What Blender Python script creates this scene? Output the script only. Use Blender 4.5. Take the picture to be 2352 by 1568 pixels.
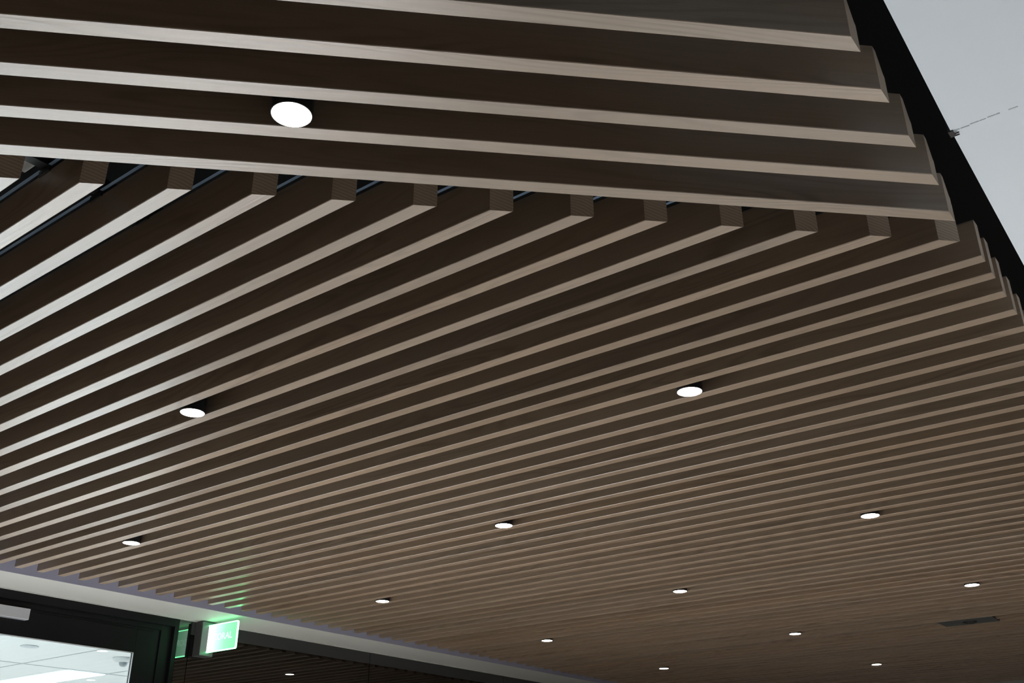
import bpy, bmesh, math, random
from mathutils import Vector, Matrix

for o in list(bpy.data.objects):
    bpy.data.objects.remove(o, do_unlink=True)
scene = bpy.context.scene
COL = scene.collection
S = 1.414           # metres per unit: the batten undersides hang one unit above the camera
EYE = 1.6           # camera height above the floor
UNDER = EYE + S     # height of the batten undersides


def W(x, y, z=1.0):
    """plan units (batten plane at z = 1) to metres"""
    return Vector((x * S, y * S, EYE + z * S))


# ------------------------------------------------------------------ camera
cam_data = bpy.data.cameras.new('camera')
cam = bpy.data.objects.new('camera', cam_data)
COL.objects.link(cam)
cam_data.sensor_width = 36.0
cam_data.lens = 2320.91 / 2352 * 36.0
cam_data.clip_start = 0.02
right = Vector((0.79222191, 0.61022608, -0.00292733)).normalized()
up = Vector((0.26840838, -0.34414324, 0.89973461)).normalized()
fwd = Vector((-0.5480341, 0.71357519, 0.43642761)).normalized()
cam.matrix_world = Matrix(((right.x, up.x, -fwd.x, 0), (right.y, up.y, -fwd.y, 0),
                           (right.z, up.z, -fwd.z, EYE), (0, 0, 0, 1)))
scene.camera = cam

# ------------------------------------------------------------------ view, world, large lights
scene.view_settings.view_transform = 'Standard'
scene.view_settings.look = 'None'
scene.view_settings.gamma = 1.0
scene.view_settings.use_curve_mapping = False
scene.view_settings.exposure = 0.03

world = bpy.data.worlds.new('world')
scene.world = world
world.use_nodes = True
world.node_tree.nodes['Background'].inputs[0].default_value = (0.55, 0.7, 1.0, 1)
world.node_tree.nodes['Background'].inputs[1].default_value = 0.02


def area(name, loc, target, sx, sy, power, color):
    d = bpy.data.lights.new(name, 'AREA')
    d.shape = 'RECTANGLE'
    d.size, d.size_y = sx, sy
    d.energy = power
    d.color = color
    o = bpy.data.objects.new(name, d)
    o.location = loc
    o.rotation_euler = (Vector(target) - Vector(loc)).to_track_quat('-Z', 'Y').to_euler()
    COL.objects.link(o)
    return o


# bright glazed office on the left
d = area('office_daylight', (-4.8 * S, 1.9 * S, 1.1), (0, 1.9 * S, 1.6), 2.3 * S, 1.9, 40, (0.84, 0.93, 1.0))
d.data.spread = math.radians(120)


# added unseen spots: their bright floor patches bounce light up to the ceiling
def beam(x, y, z, tx, ty, angle, power, color):
    sd = bpy.data.lights.new('bounce_spot', 'SPOT')
    sd.energy = power
    sd.color = color
    sd.spot_size = math.radians(angle)
    sd.spot_blend = 0.6
    sd.shadow_soft_size = 0.3
    so = bpy.data.objects.new('bounce_spot', sd)
    so.location = (x * S, y * S, z)
    so.rotation_euler = (Vector((tx * S, ty * S, 0)) - Vector(so.location)).to_track_quat('-Z', 'Y').to_euler()
    COL.objects.link(so)


beam(2.9, 2.6, 2.7, -3.85, 1.8, 13, 118000, (0.83, 0.90, 1.0))
beam(2.9, 2.4, 2.7, -1.4, 1.5, 26, 3500, (0.90, 0.97, 1.0))
beam(3.5, 4.2, 2.7, -2.2, 3.5, 27, 19500, (0.97, 0.98, 1.0))
beam(3.5, 6.4, 2.7, -1.4, 6.4, 30, 1600, (1.0, 0.97, 0.94))
beam(4.2, 3.4, 2.7, 1.7, 2.5, 44, 2400, (0.80, 0.90, 1.0))
d = area('fill_high', (1.5 * S, -1.2 * S, 2.9), (1.5 * S, -1 * S, 0), 3, 2, 14, (0.85, 0.92, 1.0))  # added unseen area light, fills the floor near the camera
d.data.spread = math.radians(120)
# ceiling lights of the bright office behind the door
for xx, yy in ((-7.4, 0.0), (-7.4, 1.9), (-5.8, 5.1)):
    area('office_light', (xx * S, yy * S, UNDER - 0.06), (xx * S, yy * S, 0), 1.2, 0.6, 185, (0.90, 0.97, 1.0))


# ------------------------------------------------------------------ helpers
def link(name, me, mat=None, parent=None, loc=None, rotz=0.0):
    o = bpy.data.objects.new(name, me)
    if mat is not None and me is not None and len(me.materials) == 0:
        me.materials.append(mat)
    if loc is not None:
        o.location = loc
    if rotz:
        o.rotation_euler = (0, 0, rotz)
    o.parent = parent
    COL.objects.link(o)
    return o


def empty(name, loc, label, cat, group=None, rotz=0.0):
    o = link(name, None, loc=loc, rotz=rotz)
    o.empty_display_size = 0.1
    return tag(o, label, cat, group)


def tag(o, label=None, cat=None, group=None, kind=None):
    if label: o['label'] = label
    if cat: o['category'] = cat
    if group: o['group'] = group
    if kind: o['kind'] = kind
    return o


def mesh_of(bm, name, smooth=False):
    bmesh.ops.recalc_face_normals(bm, faces=bm.faces)
    if smooth:
        for f in bm.faces: f.smooth = True
    me = bpy.data.meshes.new(name)
    bm.to_mesh(me)
    bm.free()
    return me


def add_box(bm, x0, x1, y0, y1, z0, z1, bevel=0.0):
    vs = [bm.verts.new((x, y, z)) for x in (x0, x1) for y in (y0, y1) for z in (z0, z1)]
    idx = ((0, 1, 3, 2), (4, 6, 7, 5), (0, 4, 5, 1), (2, 3, 7, 6), (0, 2, 6, 4), (1, 5, 7, 3))
    fs = [bm.faces.new([vs[i] for i in f]) for f in idx]
    if bevel:
        es = list({e for f in fs for e in f.edges})
        bmesh.ops.bevel(bm, geom=es, offset=bevel, segments=2, affect='EDGES', profile=0.5)


def box(name, x0, x1, y0, y1, z0, z1, mat, parent=None, bevel=0.0, loc=None):
    """box in metres"""
    bm = bmesh.new()
    add_box(bm, x0, x1, y0, y1, z0, z1, bevel)
    return link(name, mesh_of(bm, name), mat, parent, loc)


def ubox(name, x0, x1, y0, y1, z0, z1, mat, parent=None, bevel=0.0):
    """box in plan units, metres in the scene (origin kept at the world origin)"""
    return box(name, x0 * S, x1 * S, y0 * S, y1 * S, EYE + z0 * S, EYE + z1 * S, mat, parent, bevel)


def lathe(bm, prof, seg=48, cap_start=False, cap_end=False):
    rings = []
    for r, z in prof:
        if r < 1e-6:
            rings.append([bm.verts.new((0, 0, z))])
        else:
            rings.append([bm.verts.new((r * math.cos(2 * math.pi * i / seg), r * math.sin(2 * math.pi * i / seg), z))
                          for i in range(seg)])
    for a, b in zip(rings, rings[1:]):
        for i in range(seg):
            j = (i + 1) % seg
            if len(a) == 1 and len(b) == 1: continue
            if len(a) == 1: bm.faces.new((a[0], b[i], b[j]))
            elif len(b) == 1: bm.faces.new((a[i], b[0], a[j]))
            else: bm.faces.new((a[i], b[i], b[j], a[j]))
    if cap_start and len(rings[0]) > 1: bm.faces.new(rings[0])
    if cap_end and len(rings[-1]) > 1: bm.faces.new(rings[-1])


# ------------------------------------------------------------------ materials
def new_mat(name):
    m = bpy.data.materials.new(name)
    m.use_nodes = True
    nt = m.node_tree
    return m, nt, nt.nodes['Principled BSDF']


def plain(name, col, rough=0.5, metal=0.0, spec=0.5, ior=None, noise=0.0, nscale=8.0, coat=0.0):
    m, nt, b = new_mat(name)
    b.inputs['Base Color'].default_value = (*col, 1)
    b.inputs['Roughness'].default_value = rough
    b.inputs['Metallic'].default_value = metal
    b.inputs['Specular IOR Level'].default_value = spec
    b.inputs['Coat Weight'].default_value = coat
    if ior: b.inputs['IOR'].default_value = ior
    if noise:
        tc = nt.nodes.new('ShaderNodeTexCoord')
        n = nt.nodes.new('ShaderNodeTexNoise')
        n.inputs['Scale'].default_value = nscale
        n.inputs['Detail'].default_value = 5
        nt.links.new(tc.outputs['Object'], n.inputs['Vector'])
        r = nt.nodes.new('ShaderNodeMapRange')
        r.inputs['From Min'].default_value = 0.3
        r.inputs['From Max'].default_value = 0.7
        r.inputs['To Min'].default_value = 1 - noise
        r.inputs['To Max'].default_value = 1 + noise
        nt.links.new(n.outputs['Fac'], r.inputs['Value'])
        mx = nt.nodes.new('ShaderNodeVectorMath')
        mx.operation = 'SCALE'
        mx.inputs[0].default_value = col
        nt.links.new(r.outputs['Result'], mx.inputs['Scale'])
        nt.links.new(mx.outputs['Vector'], b.inputs['Base Color'])
        bp = nt.nodes.new('ShaderNodeBump')
        bp.inputs['Strength'].default_value = 0.05
        nt.links.new(n.outputs['Fac'], bp.inputs['Height'])
        nt.links.new(bp.outputs['Normal'], b.inputs['Normal'])
    return m


def emit(name, col, strength):
    m, nt, b = new_mat(name)
    b.inputs['Base Color'].default_value = (*col, 1)
    b.inputs['Emission Color'].default_value = (*col, 1)
    b.inputs['Emission Strength'].default_value = strength
    return m


def wood_material():
    m, nt, b = new_mat('pale_oak')
    N, L = nt.nodes.new, nt.links.new
    tc = N('ShaderNodeTexCoord')
    oi = N('ShaderNodeObjectInfo')
    off = N('ShaderNodeVectorMath'); off.operation = 'SCALE'
    off.inputs[0].default_value = (37.0, 5.3, 3.1)
    L(oi.outputs['Random'], off.inputs['Scale'])
    add = N('ShaderNodeVectorMath'); add.operation = 'ADD'
    L(tc.outputs['Object'], add.inputs[0]); L(off.outputs['Vector'], add.inputs[1])
    # cathedral figure: contour lines of a slow noise field drawn out along the batten
    mp = N('ShaderNodeMapping'); mp.inputs['Scale'].default_value = (1.1, 10.0, 9.0)
    L(add.outputs['Vector'], mp.inputs['Vector'])
    n1 = N('ShaderNodeTexNoise'); n1.inputs['Scale'].default_value = 1.0; n1.inputs['Detail'].default_value = 1.2
    L(mp.outputs['Vector'], n1.inputs['Vector'])
    mul = N('ShaderNodeMath'); mul.operation = 'MULTIPLY'; mul.inputs[1].default_value = 85.0
    L(n1.outputs['Fac'], mul.inputs[0])
    sn = N('ShaderNodeMath'); sn.operation = 'SINE'
    L(mul.outputs[0], sn.inputs[0])
    rs = N('ShaderNodeMapRange'); rs.inputs['From Min'].default_value = -0.2; rs.inputs['From Max'].default_value = 1.0
    L(sn.outputs[0], rs.inputs['Value'])
    # fine straight fibre
    mp2 = N('ShaderNodeMapping'); mp2.inputs['Scale'].default_value = (3.0, 260.0, 260.0)
    L(add.outputs['Vector'], mp2.inputs['Vector'])
    n2 = N('ShaderNodeTexNoise'); n2.inputs['Scale'].default_value = 1.0; n2.inputs['Detail'].default_value = 3
    L(mp2.outputs['Vector'], n2.inputs['Vector'])
    # blotches
    mp3 = N('ShaderNodeMapping'); mp3.inputs['Scale'].default_value = (0.5, 6.0, 6.0)
    L(add.outputs['Vector'], mp3.inputs['Vector'])
    n3 = N('ShaderNodeTexNoise'); n3.inputs['Scale'].default_value = 1.6; n3.inputs['Detail'].default_value = 3
    L(mp3.outputs['Vector'], n3.inputs['Vector'])
    # figure is strong only on some lengths
    msk = N('ShaderNodeMapRange'); msk.inputs['From Min'].default_value = 0.42; msk.inputs['From Max'].default_value = 0.68
    L(n3.outputs['Fac'], msk.inputs['Value'])
    fig = N('ShaderNodeMath'); fig.operation = 'MULTIPLY'
    L(rs.outputs['Result'], fig.inputs[0]); L(msk.outputs['Result'], fig.inputs[1])
    c1 = N('ShaderNodeMix'); c1.data_type = 'RGBA'
    c1.inputs['A'].default_value = (*WOOD_LIGHT, 1); c1.inputs['B'].default_value = (*WOOD_DARK, 1)
    f1 = N('ShaderNodeMath'); f1.operation = 'MULTIPLY'; f1.inputs[1].default_value = 0.75
    L(fig.outputs[0], f1.inputs[0]); L(f1.outputs[0], c1.inputs['Factor'])
    r2 = N('ShaderNodeMapRange'); r2.inputs['From Min'].default_value = 0.35; r2.inputs['From Max'].default_value = 0.65
    r2.inputs['To Min'].default_value = 0.93; r2.inputs['To Max'].default_value = 1.06
    L(n2.outputs['Fac'], r2.inputs['Value'])
    r3 = N('ShaderNodeMapRange'); r3.inputs['To Min'].default_value = 0.9; r3.inputs['To Max'].default_value = 1.1
    L(oi.outputs['Random'], r3.inputs['Value'])
    m1 = N('ShaderNodeMath'); m1.operation = 'MULTIPLY'
    L(r2.outputs['Result'], m1.inputs[0]); L(r3.outputs['Result'], m1.inputs[1])
    sc = N('ShaderNodeVectorMath'); sc.operation = 'SCALE'
    L(c1.outputs['Result'], sc.inputs[0]); L(m1.outputs[0], sc.inputs['Scale'])
    # a second draw of the random number turns some battens warmer
    fr = N('ShaderNodeMath'); fr.operation = 'MULTIPLY'; fr.inputs[1].default_value = 7.31
    fr2 = N('ShaderNodeMath'); fr2.operation = 'FRACT'
    L(oi.outputs['Random'], fr.inputs[0]); L(fr.outputs[0], fr2.inputs[0])
    c2 = N('ShaderNodeMix'); c2.data_type = 'RGBA'; c2.blend_type = 'MULTIPLY'
    f2 = N('ShaderNodeMath'); f2.operation = 'MULTIPLY'; f2.inputs[1].default_value = 0.6
    L(fr2.outputs[0], f2.inputs[0]); L(f2.outputs[0], c2.inputs['Factor'])
    c2.inputs['B'].default_value = (1.0, 0.90, 0.78, 1)
    L(sc.outputs['Vector'], c2.inputs['A'])
    L(c2.outputs['Result'], b.inputs['Base Color'])
    rr = N('ShaderNodeMapRange'); rr.inputs['To Min'].default_value = 0.24; rr.inputs['To Max'].default_value = 0.40
    L(n2.outputs['Fac'], rr.inputs['Value'])
    L(rr.outputs['Result'], b.inputs['Roughness'])
    b.inputs['Specular IOR Level'].default_value = 0.5; b.inputs['IOR'].default_value = 2.0
    bp = N('ShaderNodeBump'); bp.inputs['Strength'].default_value = 0.25; bp.inputs['Distance'].default_value = 0.0006
    ad = N('ShaderNodeMath'); ad.operation = 'ADD'
    L(n2.outputs['Fac'], ad.inputs[0]); L(fig.outputs[0], ad.inputs[1])
    L(ad.outputs[0], bp.inputs['Height'])
    L(bp.outputs['Normal'], b.inputs['Normal'])
    return m


def glass_material():
    m = bpy.data.materials.new('clear_glass')
    m.use_nodes = True
    nt = m.node_tree
    for n in list(nt.nodes): nt.nodes.remove(n)
    N, L = nt.nodes.new, nt.links.new
    out = N('ShaderNodeOutputMaterial')
    tr = N('ShaderNodeBsdfTransparent'); tr.inputs[0].default_value = (0.93, 0.97, 0.98, 1)
    gl = N('ShaderNodeBsdfGlossy'); gl.inputs['Roughness'].default_value = 0.01
    fr = N('ShaderNodeFresnel'); fr.inputs['IOR'].default_value = 1.5
    mx = N('ShaderNodeMixShader')
    L(fr.outputs[0], mx.inputs[0]); L(tr.outputs[0], mx.inputs[1]); L(gl.outputs[0], mx.inputs[2])
    L(mx.outputs[0], out.inputs[0])
    return m


WOOD_LIGHT = (0.240, 0.174, 0.122)
WOOD_DARK = (0.14, 0.096, 0.062)
oak = wood_material()
end_grain, nt_, b_ = new_mat('oak_end_grain')
tc_ = nt_.nodes.new('ShaderNodeTexCoord')
oi_ = nt_.nodes.new('ShaderNodeObjectInfo')
va_ = nt_.nodes.new('ShaderNodeVectorMath'); va_.operation = 'MULTIPLY_ADD'
va_.inputs[1].default_value = (1, 1, 1)
vs_ = nt_.nodes.new('ShaderNodeVectorMath'); vs_.operation = 'SCALE'; vs_.inputs[0].default_value = (0.0, 0.5, 0.9)
nt_.links.new(oi_.outputs['Random'], vs_.inputs['Scale'])
nt_.links.new(tc_.outputs['Object'], va_.inputs[0]); nt_.links.new(vs_.outputs['Vector'], va_.inputs[2])
wv_ = nt_.nodes.new('ShaderNodeTexWave'); wv_.wave_type = 'RINGS'; wv_.rings_direction = 'X'
wv_.inputs['Scale'].default_value = 38.0; wv_.inputs['Distortion'].default_value = 1.5
nt_.links.new(va_.outputs['Vector'], wv_.inputs['Vector'])
mx_ = nt_.nodes.new('ShaderNodeMix'); mx_.data_type = 'RGBA'
mx_.inputs['A'].default_value = (0.34, 0.26, 0.19, 1); mx_.inputs['B'].default_value = (0.46, 0.37, 0.29, 1)
nt_.links.new(wv_.outputs['Fac'], mx_.inputs['Factor'])
nt_.links.new(mx_.outputs['Result'], b_.inputs['Base Color'])
b_.inputs['Roughness'].default_value = 0.7
black_steel = plain('black_steel', (0.006, 0.006, 0.007), 0.5)
galvanised = plain('galvanised_flange', (0.42, 0.58, 0.80), 0.45, noise=0.08)
void_black = plain('void_black', (0.004, 0.004, 0.004), 0.9, spec=0.1)
board_white = plain('board_white', (0.84, 0.90, 0.98), 0.7, noise=0.01, nscale=1.5)
white_paint = plain('white_paint', (0.80, 0.80, 0.80), 0.7, noise=0.01, nscale=1.5)
cream_paint = plain('cream_paint', (0.45, 0.45, 0.42), 0.55, noise=0.01, nscale=3)
grey_paint = plain('grey_plaster', (0.10, 0.095, 0.09), 0.8, noise=0.03)
floor_mat = plain('floor_tile', (0.50, 0.46, 0.41), 0.5, noise=0.06, nscale=2)
frame_black = plain('black_frame', (0.004, 0.004, 0.005), 0.45, spec=0.2)
fascia_grey = plain('charcoal_fascia', (0.03, 0.03, 0.03), 0.45)
dark_glass = plain('dark_glass', (0.002, 0.002, 0.002), 0.015, ior=2.0)
aluminium = plain('anodised_aluminium', (0.62, 0.64, 0.68), 0.35, metal=0.6)
clear_glass = glass_material()
tile_white = plain('ceiling_tile', (0.80, 0.84, 0.86), 0.9, noise=0.01, nscale=30)
tbar = plain('tile_grid', (0.50, 0.55, 0.58), 0.5)
plastic_white = plain('white_plastic', (0.72, 0.76, 0.79), 0.35)
plastic_grey = plain('grey_plastic', (0.35, 0.40, 0.43), 0.3)
lamp_glow = emit('lamp_glow', (1.0, 0.93, 0.82), 28.0)
panel_glow = emit('panel_glow', (0.97, 0.99, 1.0), 2.2)
green_rim = emit('green_rim', (0.17, 1.0, 0.38), 12.0)
green_text = emit('green_lettering', (0.62, 1.0, 0.80), 1.25)

# edge lit acrylic: brightest beside the lamp in the housing
green_panel, nt, pb = new_mat('green_acrylic')
tc = nt.nodes.new('ShaderNodeTexCoord')
sx = nt.nodes.new('ShaderNodeSeparateXYZ')
cr = nt.nodes.new('ShaderNodeValToRGB')
nt.links.new(tc.outputs['Generated'], sx.inputs[0])
nt.links.new(sx.outputs['X'], cr.inputs[0])
cr.color_ramp.elements[0].position = 0.0
cr.color_ramp.elements[0].color = (1.0, 1.0, 1.0, 1)
cr.color_ramp.elements[1].position = 1.0
cr.color_ramp.elements[1].color = (0.17, 0.60, 0.29, 1)
e = cr.color_ramp.elements.new(0.30); e.color = (0.55, 1.0, 0.72, 1)
e = cr.color_ramp.elements.new(0.62); e.color = (0.26, 0.72, 0.40, 1)
nt.links.new(cr.outputs[0], pb.inputs['Emission Color'])
pb.inputs['Emission Strength'].default_value = 1.4
pb.inputs['Base Color'].default_value = (0.1, 0.5, 0.2, 1)

# ------------------------------------------------------------------ the hall
XL, XR, YB, YF = -4.626, 4.6, -5.0, 8.62       # walls in plan units
SOF = -4.313                                    # near edge of the plaster soffit


def struct(o):
    o['kind'] = 'structure'
    return o


fz = -EYE / S
struct(ubox('floor', XL - 5.2, XR, YB, YF, fz - 0.1, fz, floor_mat))
struct(ubox('wall_back', XL, XR, YB - 0.12, YB, fz, 1.5, grey_paint))
struct(ubox('wall_far', XL, XR, YF, YF + 0.12, fz, 1.5, plain('pale_plaster', (0.30, 0.29, 0.28), 0.8)))
struct(ubox('wall_right', XR, XR + 0.12, YB, YF, fz, 1.5, grey_paint))

# black void above the battens
c = struct(ubox('ceiling', XL, -0.20, YB, YF, 1.42, 1.5, void_black))

# white plasterboard ceiling on the right, two boards that meet a few millimetres out of line
def slab(name, pts, z0, z1, mat, parent=None):
    bm = bmesh.new()
    lo = [bm.verts.new(W(x, y, z0)) for x, y in pts]
    hi = [bm.verts.new(W(x, y, z1)) for x, y in pts]
    bm.faces.new(lo); bm.faces.new(hi[::-1])
    for i in range(len(pts)):
        j = (i + 1) % len(pts)
        bm.faces.new((lo[i], lo[j], hi[j], hi[i]))
    return link(name, mesh_of(bm, name), mat, parent)


def edge_near(y): return -0.2248 - 0.0390 * (y - 1.1113)
def edge_far(y): return -0.2376 - 0.0272 * (y - 1.4631)


YJ = 1.4585
wc = struct(slab('ceiling_white', [(edge_near(YB), YB), (XR, YB), (XR, YJ), (edge_near(YJ), YJ)], 1.0, 1.42, board_white))
wc.name = 'ceiling'
far_part = slab('ceiling_board', [(edge_far(YJ), YJ), (XR, YJ), (XR, YF), (edge_far(YF), YF)], 1.0004, 1.42, board_white)
far_part.name = 'ceiling'
struct(far_part)
# rough filled joint between the two boards
random.seed(5)
bm = bmesh.new()
x = -0.2376 + 0.002
while x < 0.9:
    dx = random.uniform(0.004, 0.014)
    if random.random() < 0.75:
        w = random.uniform(0.0006, 0.0016)
        yc = YJ + random.uniform(-0.0015, 0.0015)
        add_box(bm, x * S, (x + dx) * S, (yc - w) * S, (yc + w) * S, UNDER - 0.0016, UNDER + 0.002)
    x += dx * random.uniform(0.8, 1.3)
jt = struct(link('trim_1', mesh_of(bm, 'joint'), plain('joint_filler', (0.74, 0.79, 0.84), 0.8)))
# black corner bead and the pulled-away tape at the board edge
bm = bmesh.new()
for y0, y1, z in ((YJ - 0.003, YJ + 0.014, 0.0),):
    add_box(bm, (-0.2425) * S, (-0.2345) * S, y0 * S, y1 * S, UNDER - 0.003, UNDER + 0.03)
for i in range(3):
    yy = YJ + 0.002 + i * 0.006
    add_box(bm, -0.2345 * S, (-0.229 + 0.001 * (i % 2)) * S, yy * S, (yy + 0.001) * S, UNDER - 0.002, UNDER + 0.002)
struct(link('trim_2', mesh_of(bm, 'bead_gap'), black_steel))

# plaster soffit and its upstand on the left
prof = [(SOF, 1.42), (SOF, 1.0), (XL + 0.012, 1.0), (XL + 0.012, 0.9965), (XL, 0.9965), (XL, 1.42)]
bm = bmesh.new()
A_ = [bm.verts.new(W(x, YB, z)) for x, z in prof]
B_ = [bm.verts.new(W(x, YF, z)) for x, z in prof]
bm.faces.new(A_); bm.faces.new(B_[::-1])
for i in range(len(prof)):
    j = (i + 1) % len(prof)
    bm.faces.new((A_[i], A_[j], B_[j], B_[i]))
struct(link('trim_3', mesh_of(bm, 'soffit'), cream_paint))
struct(ubox('trim_4', SOF + 0.0002, SOF + 0.0012, YB, YF, 1.0008, 1.42, plain('mauve_face', (0.32, 0.32, 0.41), 0.6)))  # upstand face, a darker mauve-grey than the soffit

# ------------------------------------------------------------------ left wall: charcoal fascia over dark glass
wl = struct(ubox('wall_left', XL - 0.10, XL - 0.004, 3.187, YF, fz, 0.9965, frame_black))
joints = [3.262, 4.5743, 5.9044, 7.2346, 8.56]
for y0, y1 in zip(joints, joints[1:]):
    ubox('fascia_panel', XL - 0.0039, XL + 0.0035, y0 + 0.002, y1 - 0.002, 0.931, 0.9945, fascia_grey, wl, bevel=0.0008)
    ubox('dark_glass_panel', XL - 0.0039, XL, y0 + 0.002, y1 - 0.002, fz + 0.05, 0.9305, dark_glass, wl)
ubox('dark_glass_panel', XL - 0.0039, XL, 3.1885, 3.26, fz + 0.05, 0.996, dark_glass, wl)

# glazed office front nearer the camera than the door (out of the picture, lets the office light out)
w1 = struct(ubox('window_1', XL - 0.004, XL, YB, 1.98, fz + 0.08, 0.93, clear_glass))
for y in (-5.0, -3.6, -2.2, -0.8, 0.6, 1.98):
    ubox('mullion', XL - 0.04, XL + 0.01, y - 0.02, y + 0.02, fz, 0.99, frame_black, w1)
ubox('head_rail', XL - 0.04, XL + 0.01, YB, 1.98, 0.93, 0.996, frame_black, w1)

# door with its frame, leaf, glass and closer
door = struct(link('door_1', None, loc=W(XL, 2.6, fz)))
door.empty_display_size = 0.2


def dpart(name, x0, x1, y0, y1, z0, z1, mat, bevel=0.0, parent=None):
    o = ubox(name, x0, x1, y0, y1, z0, z1, mat, None, bevel)
    p = parent or door
    o.parent = p
    base = W(XL, 2.6, fz)
    if parent is None:
        o.matrix_parent_inverse = Matrix.Translation(-base)
    return o


jx0, jx1 = XL - 0.06, XL + 0.0
bm = bmesh.new()
def ub(bm, x0, x1, y0, y1, z0, z1, bev=0.0):
    add_box(bm, x0 * S, x1 * S, y0 * S, y1 * S, EYE + z0 * S, EYE + z1 * S, bev)
ub(bm, jx0, jx1, 3.164, 3.187, fz, 0.9965)
ub(bm, jx0, jx1, 1.99, 3.1635, 0.958, 0.9965)
ub(bm, jx0, jx1, 1.99, 2.013, fz, 0.9575)
ub(bm, jx0, XL - 0.020, 3.10, 3.1635, fz, 0.9575)       # rebate
ub(bm, jx0, XL - 0.020, 2.0135, 3.0995, 0.933, 0.9575)
fr = link('door_frame', mesh_of(bm, 'door_frame'), frame_black, door)
fr.matrix_parent_inverse = Matrix.Translation(-W(XL, 2.6, fz))
# inner stops that draw the fine dark lines round the leaf
bm = bmesh.new()
ub(bm, XL - 0.045, XL - 0.028, 3.060, 3.0995, fz, 0.9325)
ub(bm, XL - 0.045, XL - 0.028, 2.0135, 3.0595, 0.9205, 0.9325)
st = link('door_stop', mesh_of(bm, 'door_stop'), frame_black, door)
st.matrix_parent_inverse = Matrix.Translation(-W(XL, 2.6, fz))
LX0, LX1 = XL - 0.052, XL - 0.022
bm = bmesh.new()
ub(bm, LX0, LX1, 2.965, 3.057, fz + 0.01, 0.9185, 0.0015)
ub(bm, LX0, LX1, 2.03, 2.9645, 0.806, 0.9185, 0.0015)
ub(bm, LX0, LX1, 2.03, 2.12, fz + 0.01, 0.8055, 0.0015)
leaf = link('door_leaf', mesh_of(bm, 'door_leaf'), frame_black, door)
leaf.matrix_parent_inverse = Matrix.Translation(-W(XL, 2.6, fz))
bm = bmesh.new()
ub(bm, LX1 - 0.004, LX1 + 0.002, 2.12, 2.961, 0.8035, 0.8057, 0.0)
ub(bm, LX1 - 0.004, LX1 + 0.002, 2.959, 2.9613, fz + 0.1, 0.8034, 0.0)
bead = link('glazing_bead', mesh_of(bm, 'bead'), aluminium, leaf)
tag(bead, 'thin silver glazing bead')
dg = ubox('door_glass', XL - 0.040, XL - 0.037, 2.121, 2.9585, fz + 0.1, 0.8030, clear_glass, leaf)
cl = ubox('door_closer', LX1 + 0.0005, LX1 + 0.034, 1.80, 2.381, 0.876, 0.925, aluminium, leaf, bevel=0.002)
tag(cl, 'silver overhead door closer box')

# ------------------------------------------------------------------ bright office behind the door
OX0 = XL - 5.0
struct(ubox('wall_office_back', OX0 - 0.1, OX0, YB, 6.0, fz, 1.02, white_paint)).name = 'wall_office'
struct(ubox('wall_office_far', OX0, XL - 0.11, 5.9, 6.0, fz, 1.02, white_paint)).name = 'wall_office'
struct(ubox('wall_office_near', OX0, XL - 0.11, YB - 0.1, YB, fz, 1.02, white_paint)).name = 'wall_office'
oc = struct(ubox('ceiling_office', OX0, XL - 0.105, YB, 5.9, 1.001, 1.05, tile_white))
oc.name = 'ceiling'
bm = bmesh.new()
y = 3.488 - 0.6235 * 13
while y < 5.85:
    ub(bm, OX0, XL - 0.106, y - 0.006, y + 0.006, 0.9985, 1.0009)
    y += 0.6235
x = -6.727 - 1.247 * 2
while x < XL - 0.2:
    ub(bm, x - 0.006, x + 0.006, YB, 5.9, 0.9983, 1.0008)
    x += 1.247
gr = link('tile_grid', mesh_of(bm, 'tile_grid'), tbar, oc)
# the light panel
lp = empty('ceiling_light_panel', W(-7.35, 3.97, 1.0), 'long white glowing light panel in the tiled ceiling seen through the door glass', 'ceiling light')
box('diffuser', -0.60 * S, 0.608 * S, -0.141 * S, 0.141 * S, -0.0045, -0.0035, panel_glow, lp)
bm = bmesh.new()
for a in ((-0.606, 0.612, -0.146, -0.1412), (-0.606, 0.612, 0.1412, 0.146), (-0.606, -0.6005, -0.141, 0.141), (0.6085, 0.612, -0.141, 0.141)):
    add_box(bm, a[0] * S, a[1] * S, a[2] * S, a[3] * S, -0.006, -0.0023)
link('frame', mesh_of(bm, 'frame'), plastic_white, lp)
# recessed round speaker
sp = empty('ceiling_speaker', W(-6.045, 3.157, 1.0), 'round grey grille with a bright centre dot in the office ceiling', 'ceiling speaker')
bm = bmesh.new()
lathe(bm, [(0.040, -0.001), (0.052, -0.003), (0.066, -0.007), (0.073, -0.004), (0.073, 0.0)], 48)
link('rim', mesh_of(bm, 'rim', True), plain('rim_grey', (0.60, 0.66, 0.70), 0.4), sp)
bm = bmesh.new()
lathe(bm, [(0, -0.004), (0.02, -0.003), (0.040, -0.0015)], 40)
link('grille', mesh_of(bm, 'grille', True), plain('grille_grey', (0.52, 0.58, 0.62), 0.6), sp)
bm = bmesh.new()
lathe(bm, [(0, -0.008), (0.006, -0.007), (0.008, -0.004)], 20)
link('centre_dot', mesh_of(bm, 'dot', True), plastic_white, sp)
# motion sensor dome
ms = empty('motion_sensor', W(-6.02, 3.775, 1.0), 'white domed motion sensor near the glass edge in the office ceiling', 'sensor')
bm = bmesh.new()
lathe(bm, [(0.098, 0.0), (0.098, -0.006), (0.090, -0.019), (0.068, -0.031), (0.042, -0.036), (0, -0.036)], 48)
link('base', mesh_of(bm, 'base', True), plastic_white, ms)
bm = bmesh.new()
lathe(bm, [(0.039, -0.0355), (0.037, -0.050), (0.030, -0.064), (0.016, -0.072), (0, -0.074)], 36)
link('dome', mesh_of(bm, 'dome', True), plastic_grey, ms)
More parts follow.
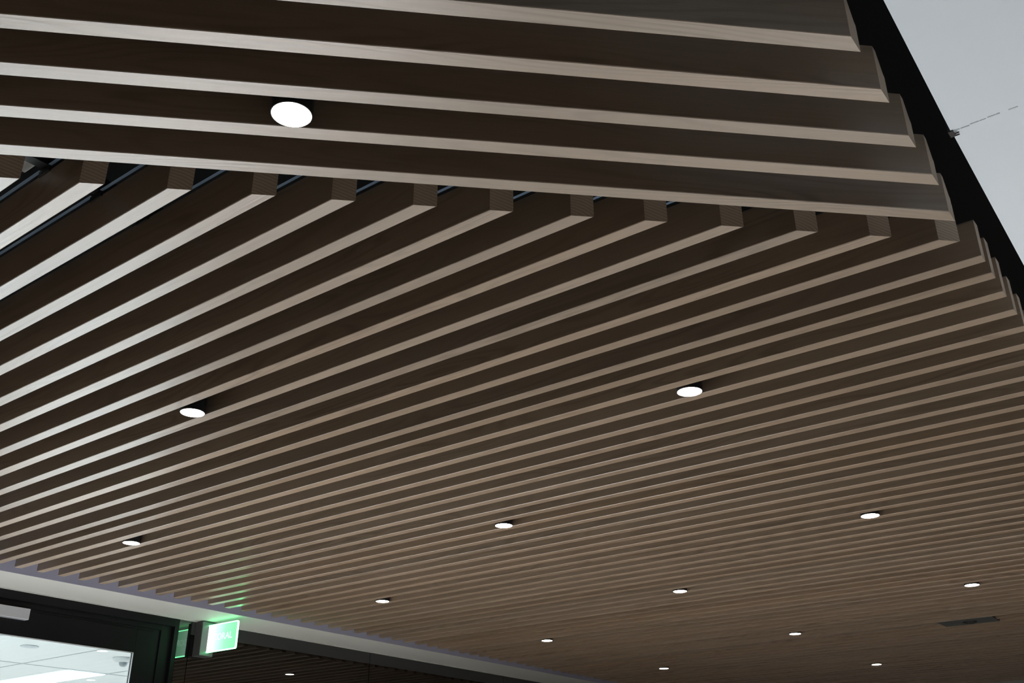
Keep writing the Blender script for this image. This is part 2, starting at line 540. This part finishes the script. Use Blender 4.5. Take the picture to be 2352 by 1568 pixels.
# ------------------------------------------------------------------ the green sign
hx0, hx1 = XL + 0.001, -4.564
sg = empty('exit_sign', W(hx0, 3.33, 0.91), 'green edge-lit blade sign on a dark box beside the door frame', 'sign')
SB = W(hx0, 3.33, 0.91)


def spart(name, x0, x1, y0, y1, z0, z1, mat, bevel=0.0, parent=None):
    bm = bmesh.new()
    add_box(bm, (x0 - hx0) * S, (x1 - hx0) * S, (y0 - 3.33) * S, (y1 - 3.33) * S, (z0 - 0.91) * S, (z1 - 0.91) * S, bevel)
    return link(name, mesh_of(bm, name), mat, parent or sg)


sign_box = plain('sign_housing', (0.045, 0.045, 0.045), 0.4)
spart('housing', hx0, hx1 - 0.006, 3.287, 3.371, 0.822, 0.9955, sign_box, 0.003)
spart('face_plate', hx1 - 0.0055, hx1, 3.287, 3.371, 0.824, 0.9955, plain('face_plate', (0.10, 0.105, 0.105), 0.35), 0.004)


def rounded_panel(name, x0, x1, z0, z1, y0, y1, r, mat, ring=0.0):
    pts = [(x0, z0)]
    def arc(cx_, cz_, a0, a1):
        for i in range(7):
            a = math.radians(a0 + (a1 - a0) * i / 6)
            pts.append((cx_ + r * math.cos(a), cz_ + r * math.sin(a)))
    arc(x1 - r, z0 + r, -90, 0)
    arc(x1 - r, z1 - r, 0, 90)
    pts.append((x0, z1))
    bm = bmesh.new()
    if not ring:
        a = [bm.verts.new((x, y0, z)) for x, z in pts]
        b = [bm.verts.new((x, y1, z)) for x, z in pts]
        bm.faces.new(a); bm.faces.new(b[::-1])
        for i in range(len(pts)):
            j = (i + 1) % len(pts)
            bm.faces.new((a[i], a[j], b[j], b[i]))
    else:
        # open strip wrapped round the bottom, outer and top edge
        cxm, czm = (x0 + x1) / 2, (z0 + z1) / 2
        out = [(x, z) for x, z in pts]
        inn = []
        for x, z in pts:
            ix = x - ring if x > cxm else x
            iz = z + ring if z < czm else z - ring
            inn.append((max(min(ix, x1 - ring), x0), max(min(iz, z1 - ring), z0 + ring)))
        A = [[bm.verts.new((x, y, z)) for x, z in L_] for y in (y0, y1) for L_ in (out, inn)]
        for i in range(len(pts) - 1):
            j = i + 1
            for a, b in ((A[0], A[1]), (A[2], A[3]), (A[0], A[2]), (A[1], A[3])):
                try: bm.faces.new((a[i], a[j], b[j], b[i]))
                except ValueError: pass
    return link(name, mesh_of(bm, name), mat, sg)


px0, px1, pz0, pz1 = (-4.5635 - hx0) * S, (-4.326 - hx0) * S, (0.8395 - 0.91) * S, (0.979 - 0.91) * S
rounded_panel('sign_panel', px0, px1 - 0.004, pz0 + 0.004, pz1 - 0.004, -0.0045, 0.0045, 0.008, green_panel)
rounded_panel('glowing_edge', px0, px1, pz0, pz1, -0.0055, 0.0055, 0.012, green_rim, ring=0.006)
tx = bpy.data.curves.new('lettering', 'FONT')
tx.body = 'CORAL'
tx.size = 0.068
tx.extrude = 0.0004
tx.align_x = 'RIGHT'
to = bpy.data.objects.new('lettering', tx)
COL.objects.link(to)
bpy.context.view_layer.update()
tme = bpy.data.meshes.new_from_object(to)
bpy.data.objects.remove(to, do_unlink=True)
t_o = link('lettering', tme, None, sg, loc=(px1 - 0.052, -0.0052, -0.020))
tme.materials.clear(); tme.materials.append(green_text)
t_o.rotation_euler = (math.radians(90), 0, 0)
tag(t_o, 'pale green capital letters reading CORAL')

# ------------------------------------------------------------------ battens
BATTEN_LINES = [(0.5798, -0.0063), (0.6788, -0.0056), (0.7829, -0.0050), (0.8846, -0.0044), (0.9825, -0.0039), (1.0843, -0.0033), (1.1814, -0.0028), (1.2857, -0.0023), (1.3826, -0.0018), (1.4842, -0.0014), (1.5855, -0.0009), (1.6867, -0.0005), (1.7825, -0.0001), (1.8914, 0.0002), (1.9737, 0.0006), (2.0705, 0.0009), (2.1703, 0.0012), (2.2681, 0.0015), (2.3658, 0.0018), (2.4648, 0.0020), (2.5623, 0.0023), (2.6647, 0.0025), (2.7611, 0.0027), (2.8607, 0.0028), (2.9576, 0.0029), (3.0569, 0.0031), (3.1573, 0.0032), (3.2601, 0.0032), (3.3545, 0.0033), (3.4552, 0.0033), (3.5575, 0.0033), (3.6551, 0.0033), (3.7523, 0.0033), (3.8509, 0.0032), (3.9461, 0.0032), (4.0429, 0.0031), (4.1423, 0.0030), (4.2412, 0.0028), (4.3430, 0.0027), (4.4409, 0.0025), (4.5428, 0.0023), (4.6449, 0.0020), (4.7429, 0.0018), (4.8424, 0.0015), (4.9392, 0.0012), (5.0391, 0.0009), (5.1306, 0.0006), (5.2315, 0.0006), (5.3288, 0.0006), (5.4228, 0.0006), (5.5279, 0.0006), (5.6275, 0.0006), (5.7316, 0.0006), (5.8267, 0.0006), (5.9301, 0.0006), (6.0369, 0.0006), (6.1293, 0.0006), (6.2372, 0.0006), (6.3399, 0.0006), (6.4474, 0.0006), (6.5409, 0.0006), (6.6484, 0.0006), (6.7643, 0.0006), (6.8685, 0.0006), (6.9686, 0.0006), (7.0679, 0.0006), (7.1619, 0.0006), (7.2570, 0.0006), (7.3631, 0.0006), (7.4634, 0.0006), (7.5618, 0.0006), (7.6627, 0.0006), (7.7661, 0.0006), (7.8625, 0.0006), (7.9612, 0.0006), (8.0776, 0.0006), (8.1816, 0.0006), (8.2827, 0.0006), (8.3752, 0.0006), (8.4753, 0.0006)]
WB = 0.0300          # batten width in plan units
DB = 0.083           # batten depth
DIAG_T = 0.78106     # bearing of the front group
TD = Vector((math.cos(DIAG_T), math.sin(DIAG_T)))
ND = Vector((-TD.y, TD.x))


def right_cut(y): return -0.3067 - 0.0275 * (y - 1.8765) if y < 3.2 else -0.3431


def make_batten(a, b, cut_left, cut_right, label, group, section, side_of=0):
    """a batten along Y = a + b X between two straight cuts, each a point and a direction in plan"""
    d = Vector((1, b)).normalized()
    n = Vector((-d.y, d.x))
    base = Vector((0, a))

    def hit(v, cut):
        q, e = cut
        p = base + n * v
        # p + u d = q + s e
        den = d.x * e.y - d.y * e.x
        r = q - p
        return (r.x * e.y - r.y * e.x) / den
    u0 = hit(0, cut_right)
    org = base + d * u0
    bm = bmesh.new()
    ring0, ring1 = [], []
    for v, z in section:
        ring0.append(bm.verts.new(((hit(v, cut_left) - u0) * S, v * S, z * S)))
        ring1.append(bm.verts.new(((hit(v, cut_right) - u0) * S, v * S, z * S)))
    for f_ in (bm.faces.new(ring0), bm.faces.new(ring1[::-1])):
        f_.material_index = 1
    m = len(section)
    for i in range(m):
        j = (i + 1) % m
        bm.faces.new((ring0[i], ring1[i], ring1[j], ring0[j]))
    me = mesh_of(bm, 'timber_batten')
    me.materials.append(oak); me.materials.append(end_grain)
    o = link('timber_batten', me, None, None, W(org.x, org.y, 1.0), math.atan2(d.y, d.x))
    tag(o, label, 'ceiling batten', group)
    return o, u0, hit


E_ = 0.0011
SEC_B = [(E_, 0), (WB - E_, 0), (WB, E_), (WB, DB), (0.0022, DB), (0.0022, DB - 0.004), (0, DB - 0.004), (0, E_)]
SEC_A = [(E_, 0), (WB - E_, 0), (WB, E_), (WB, DB * 0.60), (WB * 0.86, DB * 0.64), (WB * 0.35, DB), (0.0, DB), (0, E_)]

ORD = ['first', 'second', 'third', 'fourth', 'fifth', 'sixth', 'seventh', 'eighth', 'ninth', 'tenth', 'eleventh',
       'twelfth', 'thirteenth']

# front group, laid at an angle
ADATA = [(1.0174, 0.0004), (1.1176, 0.0021), (1.2182, 0.0028), (1.3170, 0.0), (1.4200, 0.0013)]
ATIPS = [(-0.2855, 1.1884), (-0.2913, 1.3242), (-0.2955, 1.4614), (-0.299, 1.5872), (-0.3110, 1.7235)]
AL = ['angled front-row oak batten at the very top edge of the picture',
      'angled front-row oak batten, second one above the big bright downlight',
      'angled front-row oak batten directly above the big bright downlight',
      'angled front-row oak batten whose underside runs just below the big bright downlight',
      'lowest angled front-row oak batten, crossing in front of the cut batten ends']
for i, ((c0, sl), tip) in enumerate(zip(ADATA, ATIPS)):
    # line n.P = c0 + sl * t
    dn = math.atan(sl)
    dd = Vector((math.cos(DIAG_T + dn), math.sin(DIAG_T + dn)))
    p0 = ND * c0
    b = dd.y / dd.x
    a = p0.y - b * p0.x
    cut_r = (Vector((tip[0], tip[1])), Vector((0.02, -1)).normalized())
    far = p0 - dd * 2.4
    cut_l = (far, Vector((0, 1)))
    make_batten(a, b, cut_l, cut_r, AL[i], 'angled battens of the front row', SEC_A)

LAMPS = [(-1.0368, 0.7904), (-2.1871, 1.4619), (-1.0795, 2.1475), (-3.488, 2.1737), (-2.2146, 2.8383), (-1.1194, 3.5418),
         (-3.498, 3.552), (-2.2614, 4.23), (-1.1554, 4.9409), (-3.5293, 4.9405), (-2.3027, 5.6235), (-3.5596, 6.3031),
         (-2.3545, 7.0919)]
LAMP_LABEL = [
    'large bright round downlight between the angled front-row battens',
    'round downlight in the left half, high among the long straight battens',
    'round downlight right of centre, nearest the camera on the straight battens',
    'round downlight at lower left, above and left of the green sign',
    'round downlight below the picture centre, slightly left of the nearest right-hand one',
    'round downlight at right, near the right edge below the middle',
    'round downlight at lower left of centre, nearest above the charcoal fascia',
    'round downlight at lower right of centre, between the two larger ones and the bottom rows',
    'round downlight nearest the right edge, just above the black ceiling plate',
    'small round downlight near the bottom, left of centre, beyond the one over the fascia',
    'small round downlight near the bottom, left of the black ceiling plate',
    'smallest round downlight at bottom centre, left one of the lowest pair',
    'small round downlight at the bottom right, right one of the lowest pair']
PX0, PX1 = -1.566, -1.287      # the black plate replaces this length of batten
PLATE_Y = None

ks = list(range(len(BATTEN_LINES)))


def line_y(k, x):
    a, b = BATTEN_LINES[k]
    return a + b * x


def gap_centre(x, y):
    """snap a point to the middle of the nearest gap between straight battens"""
    best = None
    for k in range(len(BATTEN_LINES) - 1):
        c_ = (line_y(k, x) + WB + line_y(k + 1, x)) / 2
        if best is None or abs(c_ - y) < abs(best[0] - y): best = (c_, k)
    return best


ROWS = {}
for i, (x, y) in enumerate(LAMPS[1:]):
    c_, k = gap_centre(x, y * 0.996)
    ROWS.setdefault(k, LAMP_LABEL[i + 1])
plate_k = min(ks, key=lambda k: abs(line_y(k, -1.43) + WB / 2 - 5.865))
ROWNAME = {}


def batten_label(k):
    if k <= 12:
        return 'straight oak batten, %s from the left of those cut off behind the angled front row' % ORD[k]
    if k <= 17:
        return 'straight oak batten, %s of the stepped right-hand ends beside the white ceiling' % ORD[k - 13]
    last = len(BATTEN_LINES) - 1
    if k >= last - 7:
        return 'straight oak batten, %s from the far end of the ceiling at bottom right' % ORD[last - k]
    rows = sorted(ROWS)
    ref = max([r for r in rows if r < k] or [rows[0]])
    n = k - ref
    names = {}
    for r in rows:
        names[r] = ROWS[r]
    place = PLACE.get(ref, 'downlight')
    return 'straight oak batten, %s one beyond the %s' % (ORD[n - 1] if n <= 13 else 'last', place)


PLACES = ['nearest downlight of the left half', 'nearest downlight right of centre', 'downlight below the picture centre',
          'downlight at right below the middle', 'downlight at lower right of centre', 'downlight just above the black plate',
          'small downlight just left of the black plate', 'left one of the lowest downlight pair',
          'right one of the lowest downlight pair']
PLACE = {}
for r, nm in zip(sorted(ROWS), PLACES): PLACE[r] = nm

LEFT_CUT = (Vector((-4.211, 0)), Vector((0.0, 1)))
for k in ks:
    a, b = BATTEN_LINES[k]
    dg_cut = (ND * 1.5158, TD)
    if k <= 12:
        rc = dg_cut
    else:
        xr = right_cut(a)
        rc = (Vector((xr, a)), Vector((-0.0, 1)))
    lab = batten_label(k)
    grp = 'straight battens cut off behind the angled row' if k <= 12 else 'long straight ceiling battens'
    if k == plate_k:
        make_batten(a, b, LEFT_CUT, (Vector((PX0, a)), Vector((0, 1))), 'straight oak batten ending at the left side of the black ceiling plate', grp, SEC_B)
        make_batten(a, b, (Vector((PX1 + 0.006, a)), Vector((0, 1))), rc, 'short straight oak batten starting at the right side of the black ceiling plate', grp, SEC_B)
        continue
    o, u0, hit = make_batten(a, b, LEFT_CUT, rc, lab, grp, SEC_B)
    if k <= 9:
        # pale fixing flange along the top of the batten, broken where the carrier crosses
        segs = []
        d = Vector((1, b)).normalized()
        uc = -1.597 / d.x
        ur = hit(WB, rc) - u0 - 0.02
        brk0, brk1 = uc - u0 - 0.016, uc - u0 + 0.016
        ul = hit(0, LEFT_CUT) - u0 + 0.05
        if ur > brk1:
            segs = [(ul, brk0), (brk1, min(ur, brk1 + 3.0))]
        else:
            segs = [(ul, min(brk0, ur))]
        bm = bmesh.new()
        for s0, s1 in segs:
            if s1 - s0 > 0.02:
                add_box(bm, s0 * S, s1 * S, -0.0050 * S, 0.0012 * S, (DB + 0.0066) * S, (DB + 0.0070) * S)
        fl = link('fixing_flange', mesh_of(bm, 'fixing_flange'), galvanised, o)
        tag(fl, 'pale blue-grey metal strip along the top')
        if ur > brk1:
            bm = bmesh.new()
            add_box(bm, (brk0 - 0.002) * S, (brk1 + 0.004) * S, -0.0035 * S, 0.0015 * S, (DB - 0.007) * S, (DB + 0.004) * S)
            cpz = link('fixing_clip', mesh_of(bm, 'fixing_clip'), black_steel, o)
            tag(cpz, 'small black fixing clip')

# black carrier rail that holds the battens
o = box('carrier_rail', -0.011 * S, 0.011 * S, 0, 8.15 * S, 0, 0.03 * S, black_steel, None, 0, W(-1.597, 0.35, 1.0 + DB + 0.0085))
tag(o, 'black steel carrier rail glimpsed above the battens at upper left', 'ceiling rail')

# white box added to stand in for a bright spot above the first battens
jb = box('bright_spot_box', -0.05, 0.05, -0.04, 0.04, 0, 0.05, white_paint, None, 0.003, W(-1.66, 0.665, 1.125))
tag(jb, 'small added white box for the bright spot above the battens at the upper left', 'stand-in box')

# ------------------------------------------------------------------ downlights
R_ = 0.0323 * S


def make_downlight(loc, label):
    root = empty('downlight', loc, label, 'downlight', 'round downlights in the batten ceiling')
    bm = bmesh.new()
    lathe(bm, [(R_ * 0.985, 0.0), (R_, 0.0008), (R_, 0.118), (R_ * 0.4, 0.120), (0, 0.120)], 64)
    link('housing', mesh_of(bm, 'housing', False), black_steel, root)
    bm = bmesh.new()
    lathe(bm, [(R_ * 0.985, 0.0), (R_ * 0.955, -0.0006), (R_ * 0.945, 0.0012)], 64)
    link('trim_ring', mesh_of(bm, 'trim_ring', True), black_steel, root)
    bm = bmesh.new()
    lathe(bm, [(0, -0.0016), (R_ * 0.6, -0.0012), (R_ * 0.955, 0.0003)], 64)
    link('lens', mesh_of(bm, 'lens', True), lamp_glow, root)
    return root


def a_gap(x, y):
    P = Vector((x, y))
    n_, t_ = P.dot(ND), P.dot(TD)
    cs = [(ADATA[i][0] + WB + ADATA[i + 1][0]) / 2 for i in range(4)]
    c_ = min(cs, key=lambda v: abs(v - n_))
    q = TD * t_ + ND * c_
    return q.x, q.y


first = None
for i, (x, y) in enumerate(LAMPS):
    x, y = x * 0.996, y * 0.996
    if i == 0:
        x, y = a_gap(x, y)
    else:
        y = gap_centre(x, y)[0]
    loc = W(x, y, 0.996)
    if first is None:
        first = make_downlight(loc, LAMP_LABEL[i])
    else:
        r = first.copy(); COL.objects.link(r)
        r.location = loc
        r['label'] = LAMP_LABEL[i]
        for ch in first.children:
            c2 = ch.copy(); COL.objects.link(c2); c2.parent = r

# ------------------------------------------------------------------ black ceiling plate with a round sensor
py0 = line_y(plate_k - 1, -1.43) + WB + 0.006
py1 = line_y(plate_k + 1, -1.43) - 0.002
pc = ((PX0 + PX1) / 2, (py0 + py1) / 2)
pl = empty('ceiling_plate', W(pc[0], pc[1], 1.0), 'black rectangular plate with a round sensor set between battens at lower right', 'ceiling plate')
box('plate', (PX0 - pc[0] + 0.001) * S, (PX1 - pc[0] - 0.001) * S, (py0 - pc[1]) * S, (py1 - pc[1]) * S, 0.0, 0.012,
    plain('plate_black', (0.05, 0.054, 0.054), 0.45), pl, 0.001)
bm = bmesh.new()
lathe(bm, [(0.050, 0.0), (0.050, -0.004), (0.046, -0.007), (0.036, -0.006), (0.034, -0.003)], 48)
link('sensor_ring', mesh_of(bm, 'ring', True), plain('ring_black', (0.004, 0.004, 0.004), 0.4), pl, loc=(0.01, 0.004, 0))
bm = bmesh.new()
lathe(bm, [(0, -0.009), (0.015, -0.008), (0.028, -0.006), (0.034, -0.003)], 40)
link('sensor_lens', mesh_of(bm, 'lens', True), plain('lens_dark', (0.03, 0.035, 0.04), 0.12), pl, loc=(0.01, 0.004, 0))
